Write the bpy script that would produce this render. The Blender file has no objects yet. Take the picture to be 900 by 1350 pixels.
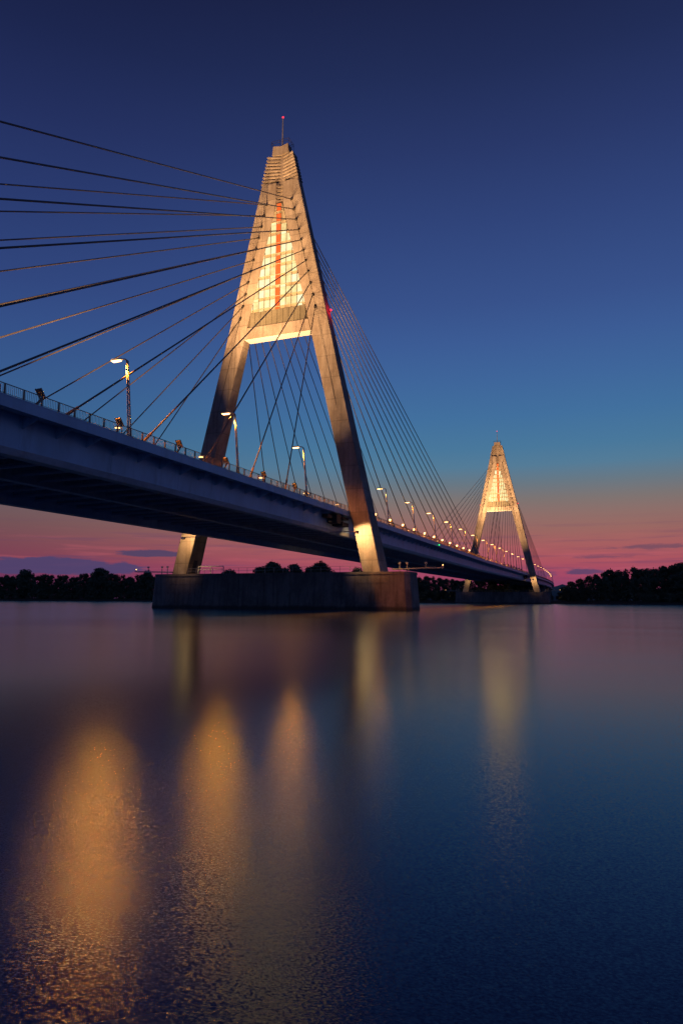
import bpy, bmesh, math, random
from math import radians as R, sin, cos, pi
from mathutils import Vector, Matrix
import numpy as np
random.seed(11)
sc = bpy.context.scene
COL = sc.collection

# ------------------------------------------------------------------ camera
cam_d = bpy.data.cameras.new('camera'); cam = bpy.data.objects.new('camera', cam_d); COL.objects.link(cam)
cam_d.sensor_fit = 'VERTICAL'; cam_d.sensor_height = 36.0; cam_d.sensor_width = 24.0
cam_d.lens = 36.0*895.374/1350.0
cam_d.clip_start = 0.2; cam_d.clip_end = 60000
CAM = Vector((62.788, -122.72, 1.876))
yaw, pitch, roll = R(21.596), R(7.37), R(0.239)
F = Vector((-sin(yaw)*cos(pitch), cos(yaw)*cos(pitch), sin(pitch)))
R0 = Vector((cos(yaw), sin(yaw), 0)); U0 = R0.cross(F)
RX = R0*cos(roll)+U0*sin(roll); UY = U0*cos(roll)-R0*sin(roll)
m = Matrix((RX, UY, -F)).transposed().to_4x4(); m.translation = CAM
cam.matrix_world = m
sc.camera = cam

sc.view_settings.view_transform = 'Standard'
sc.view_settings.look = 'None'
sc.view_settings.exposure = 0.0
sc.view_settings.gamma = 1.0
sc.cycles.use_denoising = True
sc.cycles.max_bounces = 6
sc.cycles.sample_clamp_indirect = 4.0
sc.cycles.use_light_tree = True

# ------------------------------------------------------------------ node helpers
def lin(r, g, b):
    f = lambda c: (c/255/12.92) if c/255 <= .04045 else ((c/255+.055)/1.055)**2.4
    return (f(r), f(g), f(b), 1.0)

class NT:
    def __init__(self, tree): self.t = tree; self.n = tree.nodes; self.l = tree.links
    def new(self, typ, **kw):
        n = self.n.new(typ)
        for k, v in kw.items(): setattr(n, k, v)
        return n
    def link(self, a, b): self.l.new(a, b)
    def setin(self, node, i, v):
        if hasattr(v, 'is_output'): self.l.new(v, node.inputs[i])
        else: node.inputs[i].default_value = v
    def math(self, op, a, b=0.0, c=0.0, clamp=False):
        n = self.new('ShaderNodeMath', operation=op, use_clamp=clamp)
        for i, v in enumerate((a, b, c)): self.setin(n, i, v)
        return n.outputs[0]
    def mix(self, fac, a, b, blend='MIX'):
        n = self.new('ShaderNodeMix', data_type='RGBA', blend_type=blend)
        self.setin(n, 0, fac); self.setin(n, 6, a); self.setin(n, 7, b)
        return n.outputs[2]
    def noise(self, vec, scale, detail=4.0, rough=.55):
        n = self.new('ShaderNodeTexNoise'); self.l.new(vec, n.inputs['Vector'])
        n.inputs['Scale'].default_value = scale; n.inputs['Detail'].default_value = detail
        n.inputs['Roughness'].default_value = rough
        return n.outputs[0]
    def mapping(self, vec, scale=(1, 1, 1), loc=(0, 0, 0), rot=(0, 0, 0)):
        n = self.new('ShaderNodeMapping'); self.l.new(vec, n.inputs[0])
        n.inputs['Scale'].default_value = scale; n.inputs['Location'].default_value = loc; n.inputs['Rotation'].default_value = rot
        return n.outputs[0]
    def ramp(self, fac, stops, interp='LINEAR'):
        n = self.new('ShaderNodeValToRGB'); self.l.new(fac, n.inputs[0]); cr = n.color_ramp
        cr.interpolation = interp
        while len(cr.elements) < len(stops): cr.elements.new(0.5)
        for e, (p, c) in zip(cr.elements, stops): e.position = p; e.color = c
        return n.outputs[0]
    def smooth(self, x, a, b):
        n = self.new('ShaderNodeMapRange', interpolation_type='SMOOTHSTEP'); self.setin(n, 0, x)
        n.inputs[1].default_value = a; n.inputs[2].default_value = b
        return n.outputs[0]

# ------------------------------------------------------------------ world: dusk sky
w = bpy.data.worlds.new('World'); sc.world = w; w.use_nodes = True
N = NT(w.node_tree); N.n.clear()
tc = N.new('ShaderNodeTexCoord'); nrm = N.new('ShaderNodeVectorMath', operation='NORMALIZE')
N.link(tc.outputs['Generated'], nrm.inputs[0]); D = nrm.outputs[0]
sp = N.new('ShaderNodeSeparateXYZ'); N.link(D, sp.inputs[0])
el = N.math('MULTIPLY', N.math('ARCSINE', sp.outputs[2]), 180/pi)
az = N.math('MULTIPLY', N.math('ARCTAN2', sp.outputs[0], sp.outputs[1]), 180/pi)
SKY = [(-3, (60, 44, 80)), (0.0, (112, 62, 108)), (1.2, (146, 68, 104)), (2.2, (164, 72, 100)), (3.2, (171, 84, 96)), (4.5, (166, 95, 97)),
       (5.7, (154, 104, 99)), (7.0, (142, 111, 106)), (8.2, (126, 116, 114)), (9.6, (104, 120, 132)), (11, (84, 124, 152)), (12.5, (73, 120, 156)),
       (15, (66, 112, 158)), (18, (63, 102, 155)), (21, (60, 92, 149)), (24, (56, 82, 139)), (30, (48, 68, 122)), (35, (41, 56, 105)),
       (40, (33, 45, 87)), (45, (27, 35, 71)), (60, (20, 25, 55)), (90, (16, 20, 45))]
e01 = N.math('DIVIDE', N.math('ADD', el, 5.0), 95.0)
base = N.ramp(e01, [((a+5)/95, lin(*c)) for a, c in SKY])
# the afterglow sits where the bridge runs to; away from it the sky is duller
azd = N.math('ABSOLUTE', N.math('ADD', az, 8.0))
dull = N.smooth(azd, 8.0, 48.0)
low = N.math('SUBTRACT', 1.0, N.smooth(el, 4.0, 26.0))
# opposite the afterglow the dusk sky is plain slate blue down to the horizon
EAST = [(-3, (40, 46, 76)), (0, (66, 74, 112)), (4, (76, 94, 136)), (9, (72, 102, 148)), (15, (65, 102, 155)), (21, (60, 90, 150)), (24, (57, 80, 140)), (30, (48, 66, 124)), (40, (35, 43, 90)), (45, (28, 34, 74)), (60, (20, 24, 56)), (90, (16, 19, 46))]
east = N.ramp(e01, [((a+5)/95, lin(*c)) for a, c in EAST])
base = N.mix(N.smooth(N.math('ABSOLUTE', N.math('ADD', az, 22.0)), 42.0, 100.0), base, east)
dim = N.mix(dull, (1, 1, 1, 1), N.mix(N.smooth(el, 3.0, 14.0), lin(178, 196, 222), lin(224, 218, 228)))
base = N.mix(1.0, base, dim, 'MULTIPLY')
# thin cloud streaks low over the horizon
cv = N.new('ShaderNodeCombineXYZ'); N.link(az, cv.inputs[0]); N.link(el, cv.inputs[1])
st = N.noise(N.mapping(cv.outputs[0], (0.10, 2.6, 1)), 1.0, 6, .65)
stm = N.math('MULTIPLY', N.smooth(st, .48, .72), N.math('MULTIPLY', N.smooth(el, .8, 2.0), N.math('SUBTRACT', 1.0, N.smooth(el, 3.6, 7.5))))
base = N.mix(N.math('MULTIPLY', stm, .55), base, lin(98, 66, 100))
st2 = N.noise(N.mapping(cv.outputs[0], (0.2, 2.6, 1), (7, 3, 0)), 1.0, 4, .5)
hot = N.math('MULTIPLY', N.smooth(st2, .5, .7), N.math('MULTIPLY', N.smooth(el, 1.0, 2.5), N.math('SUBTRACT', 1.0, N.smooth(el, 3.5, 6.0))))
base = N.mix(N.math('MULTIPLY', hot, .22), base, lin(206, 102, 112))
wob = N.noise(N.mapping(cv.outputs[0], (0.5, 1.2, 1), (2, 9, 0)), 1.0, 5, .6)
wob2 = N.noise(N.mapping(cv.outputs[0], (.9, 6.0, 1), (4, 1, 0)), 1.0, 5, .65)
def bank(a, e, wa, we, flat, col, amt, soft=.78, wisp=.5):
    """one cloud bank: flat-bottomed lens at azimuth a, elevation e"""
    global base
    da = N.math('DIVIDE', N.math('ADD', az, -a), wa); de = N.math('DIVIDE', N.math('ADD', el, -e), we)
    de = N.math('MULTIPLY', de, N.math('ADD', 1.0, N.math('MULTIPLY', N.math('LESS_THAN', de, 0.0), flat)))
    r = N.math('SQRT', N.math('ADD', N.math('MULTIPLY', da, da), N.math('MULTIPLY', de, de)))
    r = N.math('ADD', r, N.math('MULTIPLY', N.math('SUBTRACT', wob, .5), 1.1))
    r = N.math('ADD', r, N.math('MULTIPLY', N.math('SUBTRACT', wob2, .5), wisp))
    base = N.mix(N.math('MULTIPLY', N.math('SUBTRACT', 1.0, N.smooth(r, soft, 1.05)), amt), base, lin(*col))
bank(-44.5, 2.35, 8.0, .85, .6, (74, 66, 108), .9)
bank(-37.2, 3.6, 2.6, .42, .8, (76, 66, 100), .9)
bank(-2.0, 2.25, 1.5, .35, .4, (82, 66, 104), .85, .55, 1.2)
bank(-5.6, 2.1, 1.9, .4, .3, (96, 66, 106), .65, .4, 1.4)
bank(3.4, 4.15, 4.6, .26, .2, (108, 76, 96), .75, .3, 1.6)
bank(-1.0, 3.45, 2.6, .2, .2, (112, 72, 98), .7, .3, 1.6)
bg = N.new('ShaderNodeBackground'); N.link(base, bg.inputs[0]); bg.inputs[1].default_value = 1.0
wo = N.new('ShaderNodeOutputWorld'); N.link(bg.outputs[0], wo.inputs[0])

# ------------------------------------------------------------------ light strengths (watts)
FLOOD_W, STREET_W, LEG_W = 185000.0, 11500.0, 4200.0
SODIUM = (1.0, .285, .022); WARM = (1.0, .55, .235)

# ------------------------------------------------------------------ materials
def mat(name):
    ma = bpy.data.materials.new(name); ma.use_nodes = True
    n = NT(ma.node_tree); b = n.n['Principled BSDF']
    return ma, n, b
def pos(n): return n.new('ShaderNodeNewGeometry').outputs['Position']
def objc(n): return n.new('ShaderNodeTexCoord').outputs['Object']

def concrete(name, c1, c2, joint=0.0, tide=False):
    ma, n, b = mat(name); p = pos(n)
    big = n.noise(n.mapping(p, (.35, .35, .22)), 1.0, 6, .65)
    fine = n.noise(p, 3.2, 5, .7)
    streak = n.noise(n.mapping(p, (1.6, 1.6, .08)), 1.0, 4, .6)
    c = n.mix(n.smooth(big, .32, .7), c1, c2)
    c = n.mix(n.math('MULTIPLY', n.smooth(streak, .46, .7), .6), c, tuple(x*.55 for x in c1[:3])+(1,))
    c = n.mix(n.math('MULTIPLY', n.smooth(fine, .45, .8), .35), c, tuple(min(1, x*1.35) for x in c2[:3])+(1,))
    if joint:
        s = n.new('ShaderNodeSeparateXYZ'); n.link(p, s.inputs[0])
        fr = n.math('FRACT', n.math('DIVIDE', s.outputs[2], joint))
        ln = n.math('LESS_THAN', fr, .035)
        ps = n.noise(n.mapping(p, (.05, .05, 1.0/joint)), 1.0, 0, 0)
        c = n.mix(n.math('MULTIPLY', ln, .42), c, tuple(x*.35 for x in c1[:3])+(1,))
        lift = n.new('ShaderNodeTexWhiteNoise', noise_dimensions='1D')
        n.link(n.math('FLOOR', n.math('DIVIDE', s.outputs[2], joint)), lift.inputs['W'])
        c = n.mix(n.math('MULTIPLY', lift.outputs[0], .3), c, tuple(x*.5 for x in c1[:3])+(1,))
    if tide:          # wet, algae-dark band at the waterline and rust runs below the joints
        s = n.new('ShaderNodeSeparateXYZ'); n.link(p, s.inputs[0])
        zz = n.math('ADD', s.outputs[2], n.math('MULTIPLY', n.noise(n.mapping(p, (.5, .5, .1)), 1.0, 3, .6), -.9))
        c = n.mix(n.math('MULTIPLY', n.math('SUBTRACT', 1.0, n.smooth(zz, -.1, .5)), .8), c, (.03, .03, .022, 1))
        rust = n.noise(n.mapping(p, (1.1, 1.1, .12), (5, 5, 0)), 1.0, 4, .65)
        c = n.mix(n.math('MULTIPLY', n.smooth(rust, .56, .72), .55), c, (.10, .05, .025, 1))
    n.link(c, b.inputs['Base Color']); b.inputs['Roughness'].default_value = .85
    bu = n.new('ShaderNodeBump'); bu.inputs['Strength'].default_value = .35; bu.inputs['Distance'].default_value = .06
    n.link(fine, bu.inputs['Height']); n.link(bu.outputs[0], b.inputs['Normal'])
    return ma
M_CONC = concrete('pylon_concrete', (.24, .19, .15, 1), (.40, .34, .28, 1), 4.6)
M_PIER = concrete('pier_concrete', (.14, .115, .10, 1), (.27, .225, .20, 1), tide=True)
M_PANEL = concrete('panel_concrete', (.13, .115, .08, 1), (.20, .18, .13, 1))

def plain(name, col, rough=.5, metal=0.0, var=.35, scale=.6):
    ma, n, b = mat(name); p = pos(n)
    f = n.noise(n.mapping(p, (1, 1, .4)), scale, 5, .65)
    c = n.mix(n.smooth(f, .35, .7), col+(1,), tuple(x*(1-var) for x in col)+(1,))
    if name in ('blue_grey_steel', 'lit_flange_steel'):      # rain streaks and grime on the girder paint
        k = n.noise(n.mapping(p, (2.2, .9, .07)), 1.0, 5, .65)
        c = n.mix(n.math('MULTIPLY', n.smooth(k, .5, .74), .5), c, tuple(x*.5 for x in col)+(1,))
    n.link(c, b.inputs['Base Color']); b.inputs['Roughness'].default_value = rough; b.inputs['Metallic'].default_value = metal
    return ma
M_STEEL = plain('blue_grey_steel', (.46, .62, .76), .45, 0, .18, .25)
M_FLANGE = plain('lit_flange_steel', (.80, .81, .84), .45, 0, .2, .3)  # paler than the beams: light the flanges catch is put into the colour
M_UNDER = plain('underside_steel', (.60, .59, .60), .6, 0, .3, .4)
M_RAIL = plain('weathered_rail', (.24, .17, .12), .5, .2, .3, 1.5)
M_GALV = plain('galvanised_steel', (.42, .40, .37), .38, .6, .2, 1.5)
M_CABLE = plain('cable_sheath', (.17, .145, .13), .45, 0, .2, .3)
M_DARK = plain('dark_steel', (.04, .035, .035), .5, .2, .2, 1)
M_ASPH = plain('asphalt', (.05, .05, .052), .9, 0, .3, 1.2)
M_BRIDGEW = plain('white_painted_steel', (.72, .72, .70), .45, 0, .15, 1.0)
M_MULL = plain('mullion_bronze', (.14, .11, .07), .5, 0, .2, 1.0)

def emit(name, col, strength, base=(.05, .05, .05)):
    ma, n, b = mat(name)
    b.inputs['Base Color'].default_value = base+(1,)
    b.inputs['Emission Color'].default_value = col+(1,); b.inputs['Emission Strength'].default_value = strength
    return ma
M_LENS = emit('sodium_lens', (1.0, .50, .17), 8)
M_FLENS = emit('flood_lens', (1.0, .50, .17), 7)
M_WHITEL = emit('white_lens', (1.0, .52, .18), 5)
M_RED = emit('red_beacon_glass', (1.0, .02, .045), 2.6)
M_GREEN = emit('green_lens', (.05, 1.0, .25), 2)

# lit windows of the pylon head: lamp-lit interior, uneven from floor to floor
ma, n, b = mat('lit_glass'); p = pos(n)
oi = n.new('ShaderNodeObjectInfo')
ng = n.noise(p, .75, 3, .6); nf = n.noise(p, 3.0, 2, .5)
g = n.math('ADD', n.math('MULTIPLY', ng, .7), n.math('MULTIPLY', oi.outputs['Random'], .45))
c = n.ramp(g, [(.22, (.46, .30, .10, 1)), (.40, (.85, .66, .27, 1)), (.55, (1.0, .84, .40, 1)), (.85, (1.0, .94, .60, 1))])
c = n.mix(n.math('MULTIPLY', n.smooth(nf, .56, .66), .35), c, (.6, .42, .18, 1))
b.inputs['Base Color'].default_value = (.08, .08, .07, 1); b.inputs['Roughness'].default_value = .15
n.link(c, b.inputs['Emission Color']); b.inputs['Emission Strength'].default_value = 1.05
M_GLASS = ma
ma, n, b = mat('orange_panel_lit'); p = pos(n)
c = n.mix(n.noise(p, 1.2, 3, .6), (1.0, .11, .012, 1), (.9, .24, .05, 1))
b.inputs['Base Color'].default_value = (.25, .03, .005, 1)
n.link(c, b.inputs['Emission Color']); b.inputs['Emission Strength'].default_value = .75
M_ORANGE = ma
M_SPAN = concrete('spandrel_panel', (.26, .22, .15, 1), (.42, .37, .27, 1))

# water
ma, n, b = mat('river_water'); p = pos(n); n.n.remove(b)
pat = n.noise(n.mapping(p, (.02, .11, 1), (0, 0, 0), (0, 0, R(-21))), 1.0, 4, .6)     # long slicks and wind streaks
sh = n.new('ShaderNodeVectorMath', operation='SUBTRACT'); n.link(p, sh.inputs[0]); sh.inputs[1].default_value = (60.0, -117.0, 0)
rp = n.mapping(sh.outputs[0], (1.0, 1.6, 1), (0, 0, 0), (0, 0, R(-25)))
dv = n.new('ShaderNodeVectorMath', operation='DISTANCE'); n.link(p, dv.inputs[0]); dv.inputs[1].default_value = (57.0, -119.5, 0)
ruffled = n.math('POWER', 2.718, n.math('MULTIPLY', n.math('POWER', n.math('DIVIDE', dv.outputs['Value'], 7.5), 2.0), -1.0))   # choppier patch inshore
rough = n.math('ADD', n.math('ADD', .13, n.math('MULTIPLY', pat, .09)), n.math('MULTIPLY', ruffled, .03))
tn = n.new('ShaderNodeTexNoise'); n.link(rp, tn.inputs['Vector']); tn.inputs['Scale'].default_value = 52.0; tn.inputs['Detail'].default_value = 2.0   # ripple facets
cen = n.new('ShaderNodeVectorMath', operation='SUBTRACT'); n.link(tn.outputs['Color'], cen.inputs[0]); cen.inputs[1].default_value = (.5, .5, .5)
sc_ = n.new('ShaderNodeVectorMath', operation='SCALE'); n.link(cen.outputs[0], sc_.inputs[0]); n.link(n.math('ADD', .10, n.math('MULTIPLY', ruffled, .46)), sc_.inputs['Scale'])
fl_ = n.new('ShaderNodeVectorMath', operation='MULTIPLY'); n.link(sc_.outputs[0], fl_.inputs[0]); fl_.inputs[1].default_value = (1, 1, 0)
up = n.new('ShaderNodeVectorMath', operation='ADD'); n.link(fl_.outputs[0], up.inputs[0]); up.inputs[1].default_value = (0, 0, 1)
nn = n.new('ShaderNodeVectorMath', operation='NORMALIZE'); n.link(up.outputs[0], nn.inputs[0])
gl = n.new('ShaderNodeBsdfGlossy'); gl.distribution = 'BECKMANN'; gl.inputs['Color'].default_value = (.65, .87, 1.0, 1)
g2 = n.new('ShaderNodeBsdfGlossy'); g2.distribution = 'MULTI_GGX'; g2.inputs['Color'].default_value = (.65, .87, 1.0, 1)
n.link(rough, g2.inputs['Roughness']); n.link(nn.outputs[0], g2.inputs['Normal'])
gm = n.new('ShaderNodeMixShader'); gm.inputs[0].default_value = .40; n.link(gl.outputs[0], gm.inputs[1]); n.link(g2.outputs[0], gm.inputs[2])
n.link(rough, gl.inputs['Roughness']); n.link(nn.outputs[0], gl.inputs['Normal'])
df = n.new('ShaderNodeBsdfDiffuse'); df.inputs['Color'].default_value = (.003, .020, .068, 1)
fr = n.new('ShaderNodeFresnel'); fr.inputs['IOR'].default_value = 1.5
mx = n.new('ShaderNodeMixShader'); n.link(fr.outputs[0], mx.inputs[0]); n.link(df.outputs[0], mx.inputs[1]); n.link(gm.outputs[0], mx.inputs[2])
n.link(mx.outputs[0], n.n['Material Output'].inputs['Surface'])
M_WATER = ma

ma, n, b = mat('river_bank_soil'); p = pos(n)
n.link(n.mix(n.noise(p, .2, 6, .65), (.045, .05, .025, 1), (.10, .085, .06, 1)), b.inputs['Base Color']); b.inputs['Roughness'].default_value = .95
M_BANK = ma
def leafmat(name, c1, c2):
    ma, n, b = mat(name); p = pos(n); oi = n.new('ShaderNodeObjectInfo')
    f = n.math('ADD', n.math('MULTIPLY', n.noise(p, .35, 3, .6), .7), n.math('MULTIPLY', oi.outputs['Random'], .4))
    n.link(n.mix(n.smooth(f, .25, .85), c1+(1,), c2+(1,)), b.inputs['Base Color']); b.inputs['Roughness'].default_value = .7
    return ma
M_LEAF = leafmat('leaf_green', (.055, .075, .035), (.11, .125, .06))
M_BARK = plain('bark', (.10, .075, .055), .9, 0, .4, 2.0)
M_HILL = leafmat('hill_forest', (.05, .07, .06), (.08, .10, .09))

# ------------------------------------------------------------------ mesh helpers
class MB:
    def __init__(self): self.v = []; self.f = []
    def quadbox(self, P):          # P = 8 points: bottom 4 (ccw) then top 4
        o = len(self.v); self.v += [tuple(q) for q in P]
        self.f += [tuple(o+i for i in q) for q in ((3, 2, 1, 0), (4, 5, 6, 7), (0, 1, 5, 4), (1, 2, 6, 5), (2, 3, 7, 6), (3, 0, 4, 7))]
    def box(self, a, c):
        (x0, y0, z0), (x1, y1, z1) = a, c
        self.quadbox([(x0, y0, z0), (x1, y0, z0), (x1, y1, z0), (x0, y1, z0), (x0, y0, z1), (x1, y0, z1), (x1, y1, z1), (x0, y1, z1)])
    def loft(self, rings, cap=True):
        o = len(self.v); k = len(rings[0])
        for r in rings: self.v += [tuple(q) for q in r]
        for i in range(len(rings)-1):
            for j in range(k):
                a = o+i*k+j; b_ = o+i*k+(j+1) % k
                self.f.append((a, b_, b_+k, a+k))
        if cap:
            self.f.append(tuple(o+j for j in reversed(range(k)))); self.f.append(tuple(o+(len(rings)-1)*k+j for j in range(k)))
    def tube(self, pts, rad, n=8, cap=True):
        pts = [Vector(q) for q in pts]; rings = []
        for i, q in enumerate(pts):
            d = (pts[min(i+1, len(pts)-1)]-pts[max(i-1, 0)]).normalized()
            a = d.cross(Vector((0, 0, 1)) if abs(d.z) < .95 else Vector((1, 0, 0))).normalized(); e = d.cross(a)
            r = rad[i] if isinstance(rad, (list, tuple)) else rad
            rings.append([q+a*r*cos(2*pi*j/n)+e*r*sin(2*pi*j/n) for j in range(n)])
        self.loft(rings, cap)
    def beam(self, p0, p1, wdt, h):
        p0, p1 = Vector(p0), Vector(p1); d = (p1-p0).normalized()
        a = d.cross(Vector((0, 0, 1)) if abs(d.z) < .95 else Vector((1, 0, 0))).normalized(); e = a.cross(d)
        r = lambda q: [q-a*wdt/2-e*h/2, q+a*wdt/2-e*h/2, q+a*wdt/2+e*h/2, q-a*wdt/2+e*h/2]
        self.loft([r(p0), r(p1)])
    def sphere(self, c, r, n=8, k=5):
        c = Vector(c); rings = []
        for i in range(k+1):
            t = -pi/2+pi*i/k; rr = max(r*cos(t), .001)
            rings.append([c+Vector((rr*cos(2*pi*j/n), rr*sin(2*pi*j/n), r*sin(t))) for j in range(n)])
        self.loft(rings)
    def quad(self, a, b, c, d):
        o = len(self.v); self.v += [tuple(a), tuple(b), tuple(c), tuple(d)]; self.f.append((o, o+1, o+2, o+3))
    def mesh(self, name):
        me = bpy.data.meshes.new(name); me.from_pydata(self.v, [], self.f)
        bm = bmesh.new(); bm.from_mesh(me); bmesh.ops.recalc_face_normals(bm, faces=bm.faces); bm.to_mesh(me); bm.free()
        me.update(); return me
    def build(self, name, material, parent=None, smooth=False, bevel=0):
        me = self.mesh(name); me.materials.append(material)
        if smooth:
            for p_ in me.polygons: p_.use_smooth = True
        o = bpy.data.objects.new(name, me); COL.objects.link(o)
        if parent: o.parent = parent
        if bevel:
            bv = o.modifiers.new('bevel', 'BEVEL'); bv.width = bevel; bv.segments = 2; bv.limit_method = 'ANGLE'
        return o
def tag(o, label=None, cat=None, group=None, kind=None):
    if label: o['label'] = label
    if cat: o['category'] = cat
    if group: o['group'] = group
    if kind: o['kind'] = kind
    return o
def empty(name, loc=(0, 0, 0), rz=0.0):
    e = bpy.data.objects.new(name, None); COL.objects.link(e); e.location = loc; e.rotation_euler = (0, 0, rz); e.empty_display_size = .5
    return e
def copy_tree(o, parent=None):
    c = o.copy(); COL.objects.link(c); c.parent = parent
    for ch in o.children: copy_tree(ch, c)
    return c
def spot(name, parent, p, target, watts, col, angle, blend, rad):
    l = bpy.data.lights.new(name, 'SPOT'); l.energy = watts; l.color = col; l.spot_size = R(angle); l.spot_blend = blend; l.shadow_soft_size = rad
    o = bpy.data.objects.new(name, l); COL.objects.link(o); o.parent = parent; o.location = p
    o.rotation_euler = (Vector(target)-Vector(p)).to_track_quat('-Z', 'Y').to_euler()
    return o
ORD = ['first', 'second', 'third', 'fourth', 'fifth', 'sixth', 'seventh', 'eighth', 'ninth', 'tenth', 'eleventh', 'twelfth', 'thirteenth', 'fourteenth', 'fifteenth']

# ------------------------------------------------------------------ setting: water, bank, hills
S = 20000.0
mb = MB(); mb.quad((-S, -S, 0), (S, -S, 0), (S, S, 0), (-S, S, 0))
tag(mb.build('river_water', M_WATER), kind='structure')

SHORE = [(-535.0, 261.0), (-415.0, 307.0), (-319.0, 333.0), (-217.0, 344.0), (-127.0, 328.0), (-55.0, 315.0), (-5.0, 303.0), (35.0, 294.0), (80.0, 292.0), (135.0, 296.0), (170.0, 301.0)]
pts = [(-3000, -400), (-1100, 60)]+[tuple(q) for q in SHORE]+[(330, 330), (700, 380), (3000, 500)]
fine = []
for a, c in zip(pts, pts[1:]):
    k = max(1, int(math.dist(a, c)/6)) if -700 < a[0] < 330 else 4
    for i in range(k):
        t = i/k; fine.append((a[0]+(c[0]-a[0])*t, a[1]+(c[1]-a[1])*t))
fine.append(pts[-1])
rnd = random.Random(3)
prof = [(-1.2, -.6), (0, .05), (2.0, .9), (5.0, 1.6), (14, 1.9), (60, 2.3), (400, 2.6), (18000, 3.0)]
v = []; f = []
for i, (x, y) in enumerate(fine):
    dx, dy = x-CAM.x, y-CAM.y; dn = math.hypot(dx, dy); dx /= dn; dy /= dn
    jit = rnd.uniform(-.7, .7)
    for s, z in prof: v.append((x+dx*(s+jit), y+dy*(s+jit), z+(rnd.uniform(-.15, .15) if 1 < s < 100 else 0)))
K = len(prof)
for i in range(len(fine)-1):
    for j in range(K-1):
        a = i*K+j; f.append((a, a+K, a+K+1, a+1))
me = bpy.data.meshes.new('river_bank'); me.from_pydata(v, [], f); me.materials.append(M_BANK)
o = bpy.data.objects.new('river_bank', me); COL.objects.link(o); tag(o, kind='structure')

# far hills
v = []; f = []
prof_h = [(-36, 30), (-30, 60), (-24, 95), (-21.5, 190), (-20.2, 215), (-18.5, 150), (-15, 90), (-10, 110), (-7, 170), (-4.6, 130), (-3.6, 165), (-2.6, 120), (-1, 60), (6, 40), (16, 30)]
k = 0; xs = np.interp(np.linspace(-36, 16, 120), [a for a, _ in prof_h], [h for _, h in prof_h])
for a, h in zip(np.linspace(-36, 16, 120), xs):
    for dist, s in ((6200, 0), (6600, .55), (7200, 1), (8200, .7), (9500, .0)):
        v.append((CAM.x+dist*sin(R(a)), CAM.y+dist*cos(R(a)), 3+h*s+rnd.uniform(-3, 3)*s))
for i in range(119):
    for j in range(4):
        a = i*5+j; f.append((a, a+5, a+6, a+1))
me = bpy.data.meshes.new('hills'); me.from_pydata(v, [], f); me.materials.append(M_HILL)
for p_ in me.polygons: p_.use_smooth = True
o = bpy.data.objects.new('hills', me); COL.objects.link(o); tag(o, kind='structure')

# ------------------------------------------------------------------ bridge alignment
def deck_z(y):
    return 18.65-0.85*max(0.0, min(1.0, (y-0.0)/150.0))**1.0*(1.0 if y > 0 else 0)
def path(y):
    """centre line: straight to y = 380, then a wide curve to the left; returns point, right-hand unit vector"""
    y0, RR = 380.0, 2950.0
    if y <= y0: return Vector((0, y, deck_z(y))), Vector((1, 0, 0))
    a = (y-y0)/RR
    return Vector((-RR*(1-cos(a)), y0+RR*sin(a), deck_z(y))), Vector((cos(a), sin(a), 0))
def dpt(y, x, dz=0.0):
    p, r = path(y); q = p+r*x; return Vector((q.x, q.y, q.z+dz))
ST = [-220, -160, -120, -90, -60, -30]+list(range(0, 160, 15))+list(range(160, 380, 40))+list(range(380, 900, 20))
def deck_sweep(mb_, sec):      # sec: list of (x, dz) closed
    mb_.loft([[dpt(y, x, dz) for x, dz in sec] for y in ST])

deck = empty('bridge_deck', (0, 0, 0))
tag(deck, 'long blue-grey steel road deck carried between the two lit pylons', 'bridge deck')
mb = MB(); deck_sweep(mb, [(-16.6, 0), (-16.6, -.92), (-16.25, -.92), (-14.4, -.55), (14.4, -.55), (16.25, -.92), (16.6, -.92), (16.6, 0)])
mb.build('deck_slab', M_STEEL, deck)
mb = MB(); deck_sweep(mb, [(-14.2, .004), (-14.2, .12), (14.2, .12), (14.2, .004)]); mb.build('roadway', M_ASPH, deck)
for s in (1, -1):
    mb = MB(); deck_sweep(mb, [(s*16.62, .004), (s*16.62, .12), (s*16.3, .12), (s*16.3, .004)]); mb.build('edge_kerb', M_STEEL, deck)
    mb = MB(); deck_sweep(mb, [(s*14.4, -.56), (s*14.2, -3.62), (s*14.16, -3.62), (s*14.36, -.56)])
    deck_sweep(mb, [(s*12.64, -.56), (s*12.64, -4.09), (s*12.6, -4.09), (s*12.6, -.56)])
    mb.build('box_girder_web', M_STEEL, deck)
    mb = MB(); deck_sweep(mb, [(s*14.26, -3.63), (s*13.75, -4.15), (s*13.7, -4.12), (s*14.2, -3.626)]); deck_sweep(mb, [(s*13.69, -4.15), (s*12.5, -4.15), (s*12.5, -4.10), (s*13.69, -4.10)]); mb.build('bottom_flange', M_FLANGE, deck)
mb = MB(); deck_sweep(mb, [(.25, -.56), (.25, -3.5), (.2, -3.5), (.2, -.56)]); deck_sweep(mb, [(-.25, -.56), (-.25, -3.5), (-.2, -3.5), (-.2, -.56)])
mb.build('central_girder', M_UNDER, deck)
mb = MB(); deck_sweep(mb, [(-.5, -3.51), (-.5, -3.6), (.5, -3.6), (.5, -3.51)]); mb.build('central_flange', M_FLANGE, deck)
for xx in (3.2, 6.4, 9.6, -3.2, -6.4, -9.6):
    mb = MB(); deck_sweep(mb, [(xx-.08, -.56), (xx-.08, -1.5), (xx+.08, -1.5), (xx+.08, -.56)]); mb.build('stringer', M_UNDER, deck)

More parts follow.
